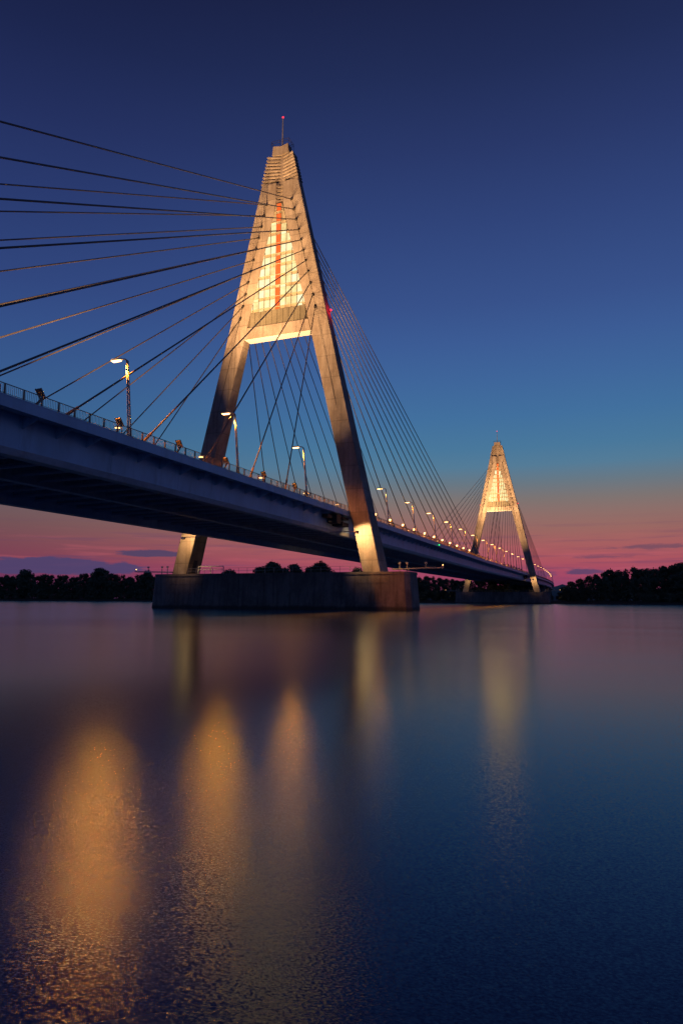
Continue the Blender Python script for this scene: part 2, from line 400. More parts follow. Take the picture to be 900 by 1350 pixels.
def crossbeam_mesh(y):
    q = MB()
    for xa, xb in ((.26, 12.58), (-12.58, -.26)):
        xs_ = np.linspace(xa, xb, 9)
        # plate with open bays above a bottom flange
        p0, p1 = dpt(y, xa, -2.75), dpt(y, xb, -2.75)
        q.beam(p0, p1, .06, .2)
        q.beam(dpt(y, xa, -1.0), dpt(y, xb, -1.0), .05, .85)
        for i in range(9): q.beam(dpt(y, xs_[i], -2.5), dpt(y, xs_[i], -1.43), .08, .08)
        for i in range(8): q.beam(dpt(y, xs_[i], -2.52), dpt(y, xs_[i+1], -1.44), .07, .07)
    return q
rest = MB()
y = -98.0
ybs = []
while y < 380: ybs.append(y); y += 4.0
for y in ybs:
    if y < 110:
        cb = crossbeam_mesh(y).build('crossbeam', M_UNDER, deck)
        q = MB()
        for xa, xb in ((.26, 12.58), (-12.58, -.26)): q.beam(dpt(y, xa, -3.03), dpt(y, xb, -3.03), .3, .2)
        q.build('flange', M_FLANGE, cb)
    else:
        q = crossbeam_mesh(y); o_ = len(rest.v); rest.v += q.v; rest.f += [tuple(o_+i for i in ff) for ff in q.f]
tag(rest.build('crossbeam', M_UNDER, deck), kind='stuff')
# cantilever brackets under the walkway edge
br = None; restb = MB()
def bracket_pts(y, s):
    t = .05
    P = [(s*14.38, -.57), (s*16.2, -.90), (s*16.2, -1.0), (s*14.36, -1.75)]
    return [[dpt(y-t, *q) for q in P], [dpt(y+t, *q) for q in P]]
for y in ybs:
    for s in (1, -1):
        if abs(y) < 3 or abs(y-300) < 3: continue
        if s == 1 and y < 130:
            mb = MB(); mb.loft(bracket_pts(y, s)); mb.build('bracket', M_STEEL, deck)
        else: restb.loft(bracket_pts(y, s))
tag(restb.build('bracket', M_STEEL, deck), kind='stuff')
y = -90.0
while y < 130:
    if abs(y) > 4:
        mb = MB(); mb.loft([[dpt(y+d_, 14.395, -.75), dpt(y+d_, 14.23, -3.5), dpt(y+d_, 14.2, -3.5), dpt(y+d_, 14.365, -.75)] for d_ in (-.16, .16)])
        mb.build('splice_plate', M_STEEL, deck)
    y += 12.0
# bearing assemblies where the legs pass the deck
for yy in (0, 300):
    for s in (1, -1):
        mb = MB(); z = deck_z(yy)
        mb.box((min(s*14.42, s*16.3), yy-7.6, z-2.7), (max(s*14.42, s*16.3), yy-5.4, z-1.0))
        mb.box((min(s*14.42, s*15.6), yy-10.2, z-1.9), (max(s*14.42, s*15.6), yy-7.7, z-1.25))
        mb.box((min(s*14.42, s*16.5), yy-5.3, z-3.0), (max(s*14.42, s*16.5), yy-2.0, z-2.3))
        mb.box((min(s*14.42, s*16.5), yy-5.3, z-1.7), (max(s*14.42, s*16.5), yy-2.0, z-1.3))
        mb.beam((s*15.4, yy-9.8, z-2.6), (s*15.4, yy-2.4, z-2.0), .35, .35)
        mb.build('bearing', M_DARK if s == 1 else M_UNDER, deck, bevel=.04)
# abutment piers of the far approach
for yy in (445, 520, 600):
    ap = empty('approach_pier', path(yy)[0]*1.0); ap.location.z = 1.5
    ap.rotation_euler.z = math.atan2(path(yy)[1].y, path(yy)[1].x)
    tag(ap, {445: 'concrete approach pier under the deck just beyond the far pylon', 520: 'middle approach pier under the curving deck behind the far pylon', 600: 'most distant approach pier under the curving deck'}[yy], 'bridge pier', 'approach piers beyond the far pylon')
    mb = MB(); mb.box((-14, -1.4, 0), (14, 1.4, 11.2)); mb.build('pier_wall', M_PIER, ap, bevel=.15)
    mb = MB(); mb.box((-15, -1.8, 11.22), (15, 1.8, 12.5)); mb.build('pier_cap', M_PIER, ap, bevel=.1)

# railing
rail = empty('deck_railing', (0, 0, 0)); tag(rail, 'steel walkway railing of thin bars along the near deck edge', 'railing')
RXo = 16.44
mb = MB()
for a, c in zip(ST, ST[1:]):
    mb.beam(dpt(a, RXo, 1.06), dpt(c, RXo, 1.06), .07, .06)
mb.build('handrail', M_RAIL, rail)
mb = MB()
for a, c in zip(ST, ST[1:]):
    mb.beam(dpt(a, RXo, .24), dpt(c, RXo, .24), .04, .04)
mb.build('bottom_rail', M_RAIL, rail)
post = None; restp = MB(); y = -96.0
while y < 640:
    if y < 200:
        if post is None:
            mb = MB(); mb.quadbox([(-.05, -.09, 0), (.05, -.09, 0), (.05, .09, 0), (-.05, .09, 0), (-.04, -.07, .97), (.04, -.07, .97), (.04, .07, .97), (-.04, .07, .97)])
            post = mb.build('rail_post', M_RAIL, rail); o = post
        else: o = post.copy(); COL.objects.link(o)
        o.location = dpt(y, RXo, .12)
    else: restp.beam(dpt(y, RXo, .12), dpt(y, RXo, 1.06), .1, .15)
    y += 2.0
tag(restp.build('rail_post', M_RAIL, rail), kind='stuff')
bal = MB(); y = -96.0
while y < 150:
    bal.beam(dpt(y, RXo, .26), dpt(y, RXo, 1.03), .022, .022); y += .2
tag(bal.build('baluster', M_RAIL, rail), kind='stuff')

# ------------------------------------------------------------------ pylons
ZP, HT = 7.1, 100.0
def xo(z): return 23.02-(z-ZP)*20.6/92.9
def lw(z): return 3.507+1.40*(z-ZP)/92.9
def xi(z): return max(xo(z)-lw(z), .75)
def dep(z): return float(np.interp(z, [ZP, 57, 100], [5.07, 2.55, 2.2]))
ZX0, ZX1, ZPAN, ZAP = 56.75, 59.2, 62.5, 86.3

def make_pylon(y0, detail, label):
    py = empty('bridge_pylon', (0, y0, 0)); tag(py, label, 'bridge pylon', 'A-shaped pylons of the bridge')
    # legs
    for s in (1, -1):
        mb = MB(); rings = []
        for z in (ZP-.02, 12, 20, 30, 40, 50, 57, 66, 76, 84, 87.2, 91.2):
            d = dep(z)/2; c = .12
            A, B = xi(z), xo(z)
            ring = [(s*(A+c), -d, z), (s*(B-c), -d, z), (s*B, -d+c, z), (s*B, d-c, z), (s*(B-c), d, z), (s*(A+c), d, z), (s*A, d-c, z), (s*A, -d+c, z)]
            rings.append(ring)
        mb.loft(rings); lg = mb.build('leg', M_CONC, py)
        # thin cable duct line down the front of the leg
        mb = MB(); mb.beam((s*(xi(40)+xo(40))/2, -dep(40)/2-.01, 40), (s*(xi(86)+xo(86))/2, -dep(86)/2-.01, 86), .05, .04); mb.build('cable_duct', M_DARK, lg)
        for sy in (-1, 1):      # recessed anchor plates
            pass
    # access door at the foot of the left leg
    mb = MB(); z = ZP+.3
    mb.quadbox([(-xi(z)+.02+.0, -.8, z), (-xi(z)+.10, -.8, z), (-xi(z)+.10, .5, z), (-xi(z)+.02, .5, z), (-xi(z+2.6)+.02, -.8, z+2.6), (-xi(z+2.6)+.10, -.8, z+2.6), (-xi(z+2.6)+.10, .5, z+2.6), (-xi(z+2.6)+.02, .5, z+2.6)])
    mb.build('door', M_DARK, py)
    # crossbeam
    mb = MB()
    d0, d1 = dep(ZX0)/2+.05, dep(ZX1)/2+.05
    a0, a1 = xi(ZX0)-.01, xi(ZX1)-.01
    mb.quadbox([(-a0, -d0, ZX0), (a0, -d0, ZX0), (a0, d0, ZX0), (-a0, d0, ZX0), (-a1, -d1, ZX1), (a1, -d1, ZX1), (a1, d1, ZX1), (-a1, d1, ZX1)])
    mb.build('crossbeam', M_CONC, py)
    mb = MB(); mb.box((-a0+.15, -d0-.02+.25, ZX0-.09), (a0-.15, d0-.2, ZX0-.01)); mb.build('uplit_soffit', M_BRIDGEW, py)  # white plate; floodlight from below put into its colour
    # concrete wall under the glazing: upright panels
    for sy in (-1, 1):
        yf = sy*(dep(61)/2-.2)
        stuff = MB(); cells = []
        def lim(z): return xi(z)-.05
        def cell(xa, xb, za, zb, th):
            q = []
            for z in (za, zb):
                L = lim(z); A = max(-L, min(L, xa)); B = max(-L, min(L, xb)); q.append((A, B))
            if q[0][1]-q[0][0] < .12: return None
            return [(q[0][0], yf-th, za), (q[0][1], yf-th, za), (q[0][1], yf+th, za), (q[0][0], yf+th, za),
                    (q[1][0], yf-th, zb), (max(q[1][1], q[1][0]+.02), yf-th, zb), (max(q[1][1], q[1][0]+.02), yf+th, zb), (q[1][0], yf+th, zb)]
        vis = detail and sy == -1
        def put(name, material, c):
            if c is None: return
            if vis:
                q = MB(); q.quadbox(c); q.build(name, material, py)
            else: cells.append((name, material, c))
        pw = 1.32
        k = 0; xa = -6.6
        while xa < 6.6:
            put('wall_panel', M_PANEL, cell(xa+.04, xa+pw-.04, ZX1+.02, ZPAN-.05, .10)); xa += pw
        rows = 10; rh = (ZAP-ZPAN)/rows
        cw = .55                      # half width of the orange strip
        for r_ in range(rows):
            za = ZPAN+r_*rh; zb = za+rh
            put('orange_panel', M_ORANGE, cell(-cw, cw, za+.55, zb-.05, .11))
            put('spandrel', M_ORANGE if r_ in (0, 1, 3, 4, 6) else M_SPAN, cell(-cw, cw, za+.05, za+.5, .10))
            for s in (1, -1):
                for c_ in range(6):
                    xa = cw+.05+c_*pw; xb = xa+pw-.13
                    if lim(za) < xa+.15: continue
                    A, B = (xa, xb) if s == 1 else (-xb, -xa)
                    put('window_pane' if r_ < 7 else 'spandrel', M_GLASS if r_ < 7 or (r_ == 7 and c_ == 0) else M_SPAN, cell(A, B, za+.55, zb-.06, .05))
                    put('spandrel', M_GLASS if (r_*7+c_*3+s) % 5 == 0 else M_SPAN, cell(A, B, za+.04, za+.47, .07))
        # floor ledges and upright mullions stand proud of the panes
        mu = MB()
        for r_ in range(rows):
            za = ZPAN+r_*rh; L = lim(za+.5)-.03
            q = MB(); q.box((-L, min(yf, yf+sy*.26), za+.475), (L, max(yf, yf+sy*.26), za+.545))
            if vis: q.build('floor_ledge', M_SPAN, py)
            else: cells.append(('floor_ledge', M_SPAN, q.v[:8]))
        for s in (1, -1):
            for c_ in range(6):
                xm = s*(cw+c_*pw-.015)
                if lim(ZPAN) < abs(xm)+.1: continue
                zt = ZAP
                while lim(zt) < abs(xm)+.08: zt -= .2
                mu.box((xm-.035, min(yf, yf+sy*.17), ZPAN+.02), (xm+.035, max(yf, yf+sy*.17), zt))
        tag(mu.build('mullion', M_MULL, py), kind='stuff')
        byk = {}
        for nm, mt, c in cells: byk.setdefault((nm, mt.name), (mt, MB()))[1].quadbox(c)
        for (nm, _), (mt, q) in byk.items(): tag(q.build(nm, mt, py), kind='stuff')
        # backing frame with mullions
        q = MB()
        zs = [ZX1+.02, ZPAN, 70, 78, ZAP+.3]
        ring = lambda z: [(-lim(z), yf+sy*-.16, z), (lim(z), yf+sy*-.16, z), (lim(z), yf+sy*-.14, z), (-lim(z), yf+sy*-.14, z)]
        q.loft([ring(z) for z in zs]); q.build('wall_frame', M_MULL, py)
    # stepped head: chevron plates round a core
    def chev(z, grow, vd):
        hx = max(xo(z), 2.2)+grow; yf = dep(z)/2+grow
        return [(-hx, -yf, z), (0, -yf+vd, z), (hx, -yf, z), (hx, yf, z), (0, yf-vd, z), (-hx, yf, z)]
    mb = MB()
    def core(z, hx): yf = dep(z)/2-.30; return [(-hx, -yf, z), (0, -yf+.75, z), (hx, -yf, z), (hx, yf, z), (0, yf-.75, z), (-hx, yf, z)]
    mb.loft([core(85.0, .74), core(91.2, .74)]); mb.build('head_recess', M_CONC, py)
    for i in range(5):
        z = 86.9+i*.85; mb = MB()
        fc = lambda z: [(-.74, -dep(z)/2-.02+.12, z), (0, -dep(z)/2+.62, z), (.74, -dep(z)/2+.10, z), (.74, 0, z), (-.74, 0, z)]
        mb.loft([fc(z), fc(z+.42)]); mb.build('recess_fin', M_CONC, py)
    mb = MB(); mb.loft([chev(91.2, -.42, .95), chev(97.9, -.42, .95)]); mb.build('head_core', M_CONC, py)
    for i in range(9):
        z = 91.25+i*.755; mb = MB()
        mb.loft([chev(z, -.06, 1.05), chev(z+.16, .12, 1.05), chev(z+.42, .12, 1.05), chev(z+.44, -.1, 1.05)]); mb.build('head_fin', M_CONC, py)
    mb = MB(); cp = lambda z, hx: [(-hx, -1.0, z), (0, -.55, z), (hx, -1.0, z), (hx, 1.0, z), (0, .55, z), (-hx, 1.0, z)]
    mb.loft([cp(97.95, 2.0), cp(100, 1.75)]); mb.build('head_cap', M_CONC, py)
    mb = MB()
    for (xa, ya), (xb, yb) in (((-2.1, -1.2), (2.1, -1.2)), ((2.1, -1.2), (2.1, 1.2)), ((2.1, 1.2), (-2.1, 1.2)), ((-2.1, 1.2), (-2.1, -1.2))):
        for zz in (100.5, 101.0): mb.beam((xa, ya, zz), (xb, yb, zz), .05, .05)
        for t in (0, .5): mb.beam((xa+(xb-xa)*t, ya+(yb-ya)*t, 99.3), (xa+(xb-xa)*t, ya+(yb-ya)*t, 101.0), .05, .05)
    mb.build('top_railing', M_DARK, py)
    mb = MB(); mb.tube([(0, 0, 99.9), (0, 0, 103), (0, 0, 107.0)], [.2, .16, .11], 8); an = mb.build('antenna_mast', M_GALV, py)
    mb = MB(); mb.sphere((0, 0, 107.2), .22); mb.build('red_beacon', M_RED, an)
    for s in (1, -1):
        z = 61.0
        mb = MB(); mb.sphere((s*(xo(z)+.45), 0.3, z), .24); bcn = mb.build('red_beacon', M_RED, py)
        mb = MB(); mb.beam((s*(xo(z)-.05), .3, z-.3), (s*(xo(z)+.5), .3, z-.3), .12, .12); mb.build('beacon_bracket', M_DARK, bcn)
    if detail:
        l = bpy.data.lights.new('beacon_light', 'POINT'); l.energy = 130; l.color = (1, .02, .03); l.shadow_soft_size = .2
        o = bpy.data.objects.new('beacon_light', l); COL.objects.link(o); o.parent = py; o.location = (xo(61)+1.0, .3, 61)
    return py
make_pylon(0, True, 'near A-shaped concrete pylon with a glowing glass head and red mast light')
make_pylon(300, False, 'smaller, distant A-shaped concrete pylon with lit head beside the right-hand woods')

# piers
def make_pier(y0, label):
    pr = empty('bridge_pier', (0, y0, 0)); tag(pr, label, 'bridge pier', 'river piers under the pylons')
    def ring(z, g=0.0):
        t = (ZP-z)/ZP; L, Rr, d = 27.2+.5*t+g, 28.6+.5*t+g, 3.3+.3*t+g; c = .9
        return [(-L+c, -d, z), (Rr-c, -d, z), (Rr, -d+c, z), (Rr, d-c, z), (Rr-c, d, z), (-L+c, d, z), (-L, d-c, z), (-L, -d+c, z)]
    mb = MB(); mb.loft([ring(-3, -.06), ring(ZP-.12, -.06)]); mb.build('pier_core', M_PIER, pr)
    zs = [-2.0, 1.15, 3.0, 4.85, 6.55]
    for a, c in zip(zs, zs[1:]):
        if y0:
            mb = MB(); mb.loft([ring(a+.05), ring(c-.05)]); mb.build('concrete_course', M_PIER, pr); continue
        oa, oc, ia, ic = ring(a+.035), ring(c-.035), ring(a+.035, -.5), ring(c-.035, -.5)
        for e, nseg in enumerate((19, 1, 2, 1, 1, 1, 2, 1)):
            L_ = math.dist(oa[e], oa[(e+1) % 8])/nseg; g = .03/L_/nseg
            for k in range(nseg):
                t0, t1 = k/nseg+g, (k+1)/nseg-g; f2 = (e+1) % 8
                li = lambda P, t: tuple(P[e][q_]+(P[f2][q_]-P[e][q_])*t for q_ in range(3))
                pr_ = rnd.uniform(0, .02)
                mb = MB(); mb.quadbox([li(oa, t0), li(oa, t1), li(ia, t1), li(ia, t0), li(oc, t0), li(oc, t1), li(ic, t1), li(ic, t0)])
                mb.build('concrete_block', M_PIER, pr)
    mb = MB(); mb.loft([ring(6.58, .08), ring(ZP-.03, .08)]); mb.build('coping', M_PIER, pr)
    return pr
make_pier(0, 'long concrete river pier standing in the water under the near pylon')
make_pier(300, 'distant concrete river pier standing in the water under the far pylon')
# handrails on the pier tops and the lit inspection booms
def make_boom(y0, s, label):
    b = empty('inspection_boom', (0, y0, ZP)); tag(b, label, 'inspection boom', 'pale booms at the pier ends')
    q = MB(); x0_, x1_ = s*24.5, s*34.2
    q.beam((x0_, -.5, .55), (x1_, -.5, .75), .14, .14); q.beam((x0_, .5, .55), (x1_, .5, .75), .14, .14)
    q.beam((x0_, 0, .42), (x1_, 0, .62), .9, .05)
    for i in range(9):
        t = i/9; xa = x0_+(x1_-x0_)*t; xb = x0_+(x1_-x0_)*(t+1/9); q.beam((xa, -.5, .6), (xb, .5, .6), .07, .07)
    q.build('boom_frame', M_GALV, b)
    q = MB(); q.beam((x1_, 0, .7), (x1_, 0, 1.1), .1, .1); q.build('lamp_stem', M_GALV, b)
    q = MB(); q.sphere((x1_, 0, 1.2), .1); q.build('end_lamp', M_WHITEL, b)
    for xx in (s*26, s*27.4, s*31):
        q = MB(); q.beam((xx, 0, .1 if abs(xx) < 29 else .6), (xx, 0, 1.5), .12, .12); q.box((xx-.2, -.15, 1.5), (xx+.2, .15, 1.8)); q.build('boom_post', M_GALV, b)
    return b
for y0, nm in ((0, 'near'), (300, 'far')):
    for s, sd in ((1, 'right'), (-1, 'left')):
        make_boom(y0, s, f'pale inspection boom with end lamp on the {sd} end of the {nm} pier')
for y0, nm in ((0, 'near'), (300, 'far')):
    hr = empty('pier_handrail', (0, y0, ZP)); tag(hr, f'thin steel handrail along the top of the {nm} river pier between the legs', 'handrail')
    q = MB()
    for zz in (.55, 1.1): q.beam((-19, -2.6, zz), (19, -2.6, zz), .045, .045)
    q.build('rail_bar', M_GALV, hr)
    q = MB()
    for i in range(20): q.beam((-19+2*i, -2.6, 0), (-19+2*i, -2.6, 1.1), .05, .05)
    tag(q.build('rail_post', M_GALV, hr), kind='stuff')
gt = empty('service_frame', (-14.2, -1.5, ZP)); tag(gt, 'white tubular frame on the near pier beside the left leg', 'metal frame')
q = MB(); q.beam((-3, 0, 1.55), (3, 0, 1.55), .16, .16); q.beam((-3, 0, .9), (3, 0, .9), .08, .08); q.build('top_bar', M_BRIDGEW, gt)
for xx in (-3, 0, 3):
    q = MB(); q.beam((xx, 0, 0), (xx, 0, 1.5), .14, .14); q.build('upright', M_BRIDGEW, gt)

# ------------------------------------------------------------------ stay cables
FEET = [135.2, 125.6, 115.6, 105.2, 94.8, 85.2, 75.0, 63.6, 51.6, 40.0, 28.8]
FEETM = [144.5, 133.0, 121.4, 109.8, 98.2, 86.6, 75.0, 63.4, 51.8, 40.2, 28.8]
def make_cable(y0, s, dirn, k, label, rad):
    z = 86.6-2.42*k-(.18*max(0, k-7)); x = s*(2.95+.575*k)
    ya = y0+dirn*(dep(z)/2-.12)
    feet = FEET if (y0 == 0 and dirn < 0) or (y0 == 300 and dirn > 0) else FEETM
    yf = y0+dirn*feet[k]
    A = Vector((x, ya, z)); B = dpt(yf, s*16.15, .05); d = (B-A).normalized()
    q = MB(); q.tube([A, B], rad, 8); c = q.build('stay_cable', M_CABLE, None, smooth=True)
    tag(c, label, 'stay cable', f"stay cables of the {'near' if y0 == 0 else 'far'} pylon")
    q = MB(); q.tube([A-d*.05, A+d*.75], [.30, .24], 8); q.build('anchor_socket', M_DARK, c)
    q = MB(); q.tube([B-d*2.4, B+d*.05], [rad*1.5, rad*1.6], 8); q.build('anchor_pipe', M_RAIL, c)
    return c
for y0, nm, rad in ((0, 'near', .103), (300, 'far', .10)):
    for s, sd in ((1, 'right'), (-1, 'left')):
        for dirn in (-1, 1):
            if y0 == 0: tail = 'running left out of frame' if dirn < 0 else 'running towards mid-river'
            else: tail = 'running left to mid-river' if dirn < 0 else 'running on to the bank'
            for k in range(11):
                if y0 == 0 and dirn < 0 and k > 5: tail = 'coming down to the near railing'
                make_cable(y0, s, dirn, k, f"{ORD[k]} cable from top on the {nm} pylon's {sd} leg, {tail}", rad)

# ------------------------------------------------------------------ street lamps
def make_lamp():
    r = empty('street_lamp')
    lean = -.75
    for dy in (-.19, .19):
        q = MB(); q.tube([(0, dy*1.3, 0), (-.12, dy, 1.6), (lean*.55, dy*.8, 5.2), (lean, dy*.6, 8.75)], [.12, .10, .085, .07], 8); q.build('pole', M_GALV, r, smooth=True)
    q = MB()
    for i in range(6):
        z = 1.2+i*1.3; x = lean*z/8.75; q.beam((x, -.2, z), (x, .2, z), .08, .12)
    q.build('spacer', M_GALV, r)
    q = MB(); q.box((-.28, -.35, -.02), (.28, .35, .3)); q.build('base_plate', M_GALV, r)
    q = MB(); q.tube([(lean, 0, 8.7), (lean-.35, 0, 8.95), (lean-1.1, 0, 9.0)], [.09, .08, .07], 8); q.build('arm', M_GALV, r, smooth=True)
    q = MB(); q.quadbox([(lean-2.1, -.26, 8.90), (lean-.75, -.2, 8.92), (lean-.75, .2, 8.92), (lean-2.1, .26, 8.90), (lean-2.0, -.18, 9.14), (lean-.8, -.14, 9.12), (lean-.8, .14, 9.12), (lean-2.0, .18, 9.14)])
    hd = q.build('lamp_head', M_GALV, r, bevel=.03)
    q = MB(); q.quadbox([(lean-1.9, -.16, 8.78), (lean-1.0, -.13, 8.79), (lean-1.0, .13, 8.79), (lean-1.9, .16, 8.78), (lean-2.03, -.22, 8.895), (lean-.85, -.18, 8.895), (lean-.85, .18, 8.895), (lean-2.03, .22, 8.895)])
    q.build('lens', M_LENS, hd)
    return r
lamp0 = None
for k in range(-3, 28):
    y = 2.4+22.65*k
    if lamp0 is None: lamp0 = o = make_lamp()
    else: o = copy_tree(lamp0)
    p, rr = path(y)
    o.location = dpt(y, 16.0, .02); o.rotation_euler.z = math.atan2(rr.y, rr.x)
    if k < 0: lb = ['street lamp on twin leaning poles, leftmost and largest, above the left railing', 'street lamp on twin poles standing in front of the near left leg', "street lamp on twin poles just left of the near pylon's right leg"][k+3]
    elif k == 0: lb = "street lamp tucked behind the near pylon's right leg"
    elif k <= 13: lb = f"{ORD[k-1]} lit street lamp past the near pylon's right leg"
    else: lb = 'tiny lit street lamp on the curving deck beyond the far pylon'
    tag(o, lb, 'street lamp', 'street lamps along the deck')
for k in range(-3, 10):
    y = 2.4+22.65*k
    for o in [q for q in bpy.data.objects if q.name.startswith('street_lamp') and abs(q.location.y-y) < .5][:1]:
        spot('lamp_light', o, (-2.3, 0, 8.7), (-2.8, 0, 0), STREET_W, SODIUM, 165, .35, .22)

# ------------------------------------------------------------------ floodlights on the railing, plus added unseen ones on the roadway
def make_flood(lit):
    r = empty('floodlight')
    q = MB(); q.beam((0, 0, 0), (0, .95, 1.22), .17, .15); q.build('post', M_RAIL, r)
    q = MB()
    for sx in (-.3, .3): q.beam((sx, .98, 1.16), (sx, .42, 1.86), .07, .10)
    q.beam((-.3, .97, 1.18), (.3, .97, 1.18), .1, .1); q.build('bracket', M_RAIL, r)
    hd = MB(); hd.quadbox([(-.25, .80, 1.24), (.25, .80, 1.24), (.25, .98, 1.40), (-.25, .98, 1.40), (-.25, .38, 1.76), (.25, .38, 1.76), (.25, .56, 1.92), (-.25, .56, 1.92)])
    h = hd.build('lamp_housing', M_RAIL, r, bevel=.02)
    q = MB(); q.quadbox([(-.2, .962, 1.435), (.2, .962, 1.435), (.2, .978, 1.449), (-.2, .978, 1.449), (-.2, .594, 1.885), (.2, .594, 1.885), (.2, .610, 1.899), (-.2, .610, 1.899)])
    q.build('lens', M_FLENS, h)
    return r
fl0 = None
def flood(y, s, ang, label, group, target=None, watts=0, x=None):
    global fl0
    if fl0 is None: fl0 = o = make_flood(True)
    else: o = copy_tree(fl0)
    o.location = dpt(y, s*15.2 if x is None else x, .1); o.rotation_euler.z = ang; o.scale = (1.1, 1.1, 1.1)
    tag(o, label, 'floodlight', group)
    return o
beams = []
for k in range(6):
    y = -77.8+10.74*k
    o = flood(y, 1, 0, f"{ORD[k]} hooked floodlight bracket from the left on the near railing, seen from behind", 'floodlights on the railing left of the near pylon')
    beams.append((o, (-9.6+.35*k, -1.4, 71-1.6*k), FLOOD_W*.3, 24))
    o = flood(y, -1, 0, 'added unseen floodlight on the roadway aimed up at the near pylon', 'added unseen floodlights on the roadway', x=-8.5)  # added lamps, out of view, to light the pylon front
    beams.append((o, [(-1, -1.2, 88), (-1, -1.2, 90), (0, -1.2, 80), (2, -1.3, 72), (4, -1.3, 64), (7, -1.4, 50)][k], FLOOD_W*(1.25-.12*k), [36, 36, 42, 46, 52, 62][k]))
for k in range(11):
    y = 18.5+10.6*k
    o = flood(y, 1, pi, f"{ORD[k]} glowing floodlight past the near pylon's right leg, facing the camera", 'lit floodlights over mid-river')
for k in range(6):
    y = 300-77.8+10.74*k
    o = flood(y, 1, 0, 'tiny floodlight on the railing in front of the far pylon', 'floodlights in front of the far pylon')
    if k % 2 == 0: beams.append((o, (-9, 298.5, 70-2*k), FLOOD_W*1.1, 26))
    if k % 2 == 0:
        o = flood(y, -1, 0, 'added unseen floodlight on the roadway aimed up at the far pylon', 'added unseen floodlights on the roadway', x=-8.5)  # added out of view to light the far pylon's front
        beams.append((o, [(0, 298.8, 88), 0, (4, 298.8, 76), 0, (5, 298.6, 55)][k], FLOOD_W*(2.7-.3*k), [40, 0, 48, 0, 66][k]))
bpy.context.view_layer.update()
for o, t, wt, an in beams:
    loc = o.matrix_world.inverted() @ Vector(t)
    spot('flood_beam', o, (0, 1.0, 1.9), loc, wt, WARM, an, 1.0, .3)

# small hooked walkway lamps
def make_walk():
    r = empty('walkway_lamp')
    q = MB(); q.tube([(0, 0, 0), (0, 0, .85), (-.12, .05, 1.0), (-.45, .1, 1.05)], .06, 6); q.build('post', M_GALV, r)
    q = MB(); q.box((-.85, -.12, .98), (-.35, .22, 1.12)); h = q.build('lamp_head', M_GALV, r)
    q = MB(); q.box((-.82, -.10, .90), (-.38, .20, .975)); q.build('lens', M_WHITEL, h)
    return r
wk0 = None
for k in range(-5, 33):
    y = -3.9+15.7*k+.0
    if k == 0: y = -5.2
    if wk0 is None: wk0 = o = make_walk()
    else: o = copy_tree(wk0)
    if k == -5: y = -82.0
    p, rr = path(y)
    o.location = dpt(y, 15.9, .1); o.rotation_euler.z = math.atan2(rr.y, rr.x)
    if k <= 0: lb = f"small hooked walkway lamp on the deck edge, {ORD[k+5]} from the left"
    elif k <= 13: lb = f"{ORD[k-1]} small walkway lamp past the near pylon on the deck edge"
    else: lb = 'tiny glowing walkway lamp on the far stretch of deck'
    tag(o, lb, 'walkway lamp', 'walkway lamps behind the railing')

# floodlights that wash the feet of the legs
for y0, nm in ((0, 'near'), (300, 'far')):
    for s, sd in ((1, 'right'), (-1, 'left')):
        zc = 14.3; xc = (xo(zc)+xi(zc))/2 if s == 1 else xi(zc)+.3
        r = empty('leg_floodlight', (s*xc, y0-6.0, zc)); tag(r, f'floodlight under the deck edge shining on the foot of the {nm} {sd} leg', 'floodlight', 'leg floodlights under the deck')
        q = MB(); q.beam((-s*.2, 0, .1), (-s*(xc-14.25), 0, .1), .14, .12); q.build('bracket', M_GALV, r)
        q = MB(); q.box((-.3, -.35, -.30), (.3, .25, .14)); h = q.build('lamp_housing', M_GALV, r)
        q = MB(); q.box((-.24, .255, -.26), (.24, .275, .09)); q.build('lens', M_FLENS, h)
        spot('leg_beam', r, (0, .45, -.1), (s*.35, 3.7, -1.5), LEG_W*(1 if y0 == 0 else .35)*(1 if s == 1 else .45), (1.0, .57, .23), 118, .35, .12)
# navigation light
nl = empty('navigation_light', dpt(70, 16.62, -.5)); tag(nl, 'small green navigation light on the deck edge over mid-river', 'navigation light')
q = MB(); q.box((0, -.2, -.25), (.22, .2, .25)); h = q.build('housing', M_DARK, nl)
q = MB(); q.sphere((.3, -.12, 0), .2); q.build('lens', M_GREEN, h)

# ------------------------------------------------------------------ trees
def crown_mesh(seed, wide, lobes, nleaf):
    r = random.Random(seed); q = MB()
    blobs = []
    for i in range(lobes):
        t = r.random()
        z = .13+.78*t; rr = wide*(.56*(1-abs(t-.38)*1.1))*math.sqrt(r.random())*1.5
        a = r.uniform(0, 2*pi); br_ = r.uniform(.09, .17)*(1.15-.5*t)
        blobs.append((Vector((rr*cos(a), rr*sin(a), z)), br_))
    blobs.append((Vector((r.uniform(-.05, .05), r.uniform(-.05, .05), .90)), .095))
    for c, br_ in blobs:
        for i in range(nleaf):
            d = Vector((r.gauss(0, 1), r.gauss(0, 1), r.gauss(0, .8))).normalized()
            p_ = c+d*br_*r.uniform(.55, 1.08)
            nrm_ = (d+Vector((r.uniform(-.8, .8), r.uniform(-.8, .8), r.uniform(-.4, .9)))).normalized()
            a = nrm_.orthogonal().normalized(); b_ = nrm_.cross(a); an = r.uniform(0, pi)
            e1 = (a*cos(an)+b_*sin(an))*r.uniform(.016, .032); e2 = (b_*cos(an)-a*sin(an))*r.uniform(.012, .025)
            q.quad(p_-e1-e2*.4, p_+e2-e1*.1, p_+e1+e2*.3, p_-e2+e1*.2)
    return q, blobs
PROTO = {}
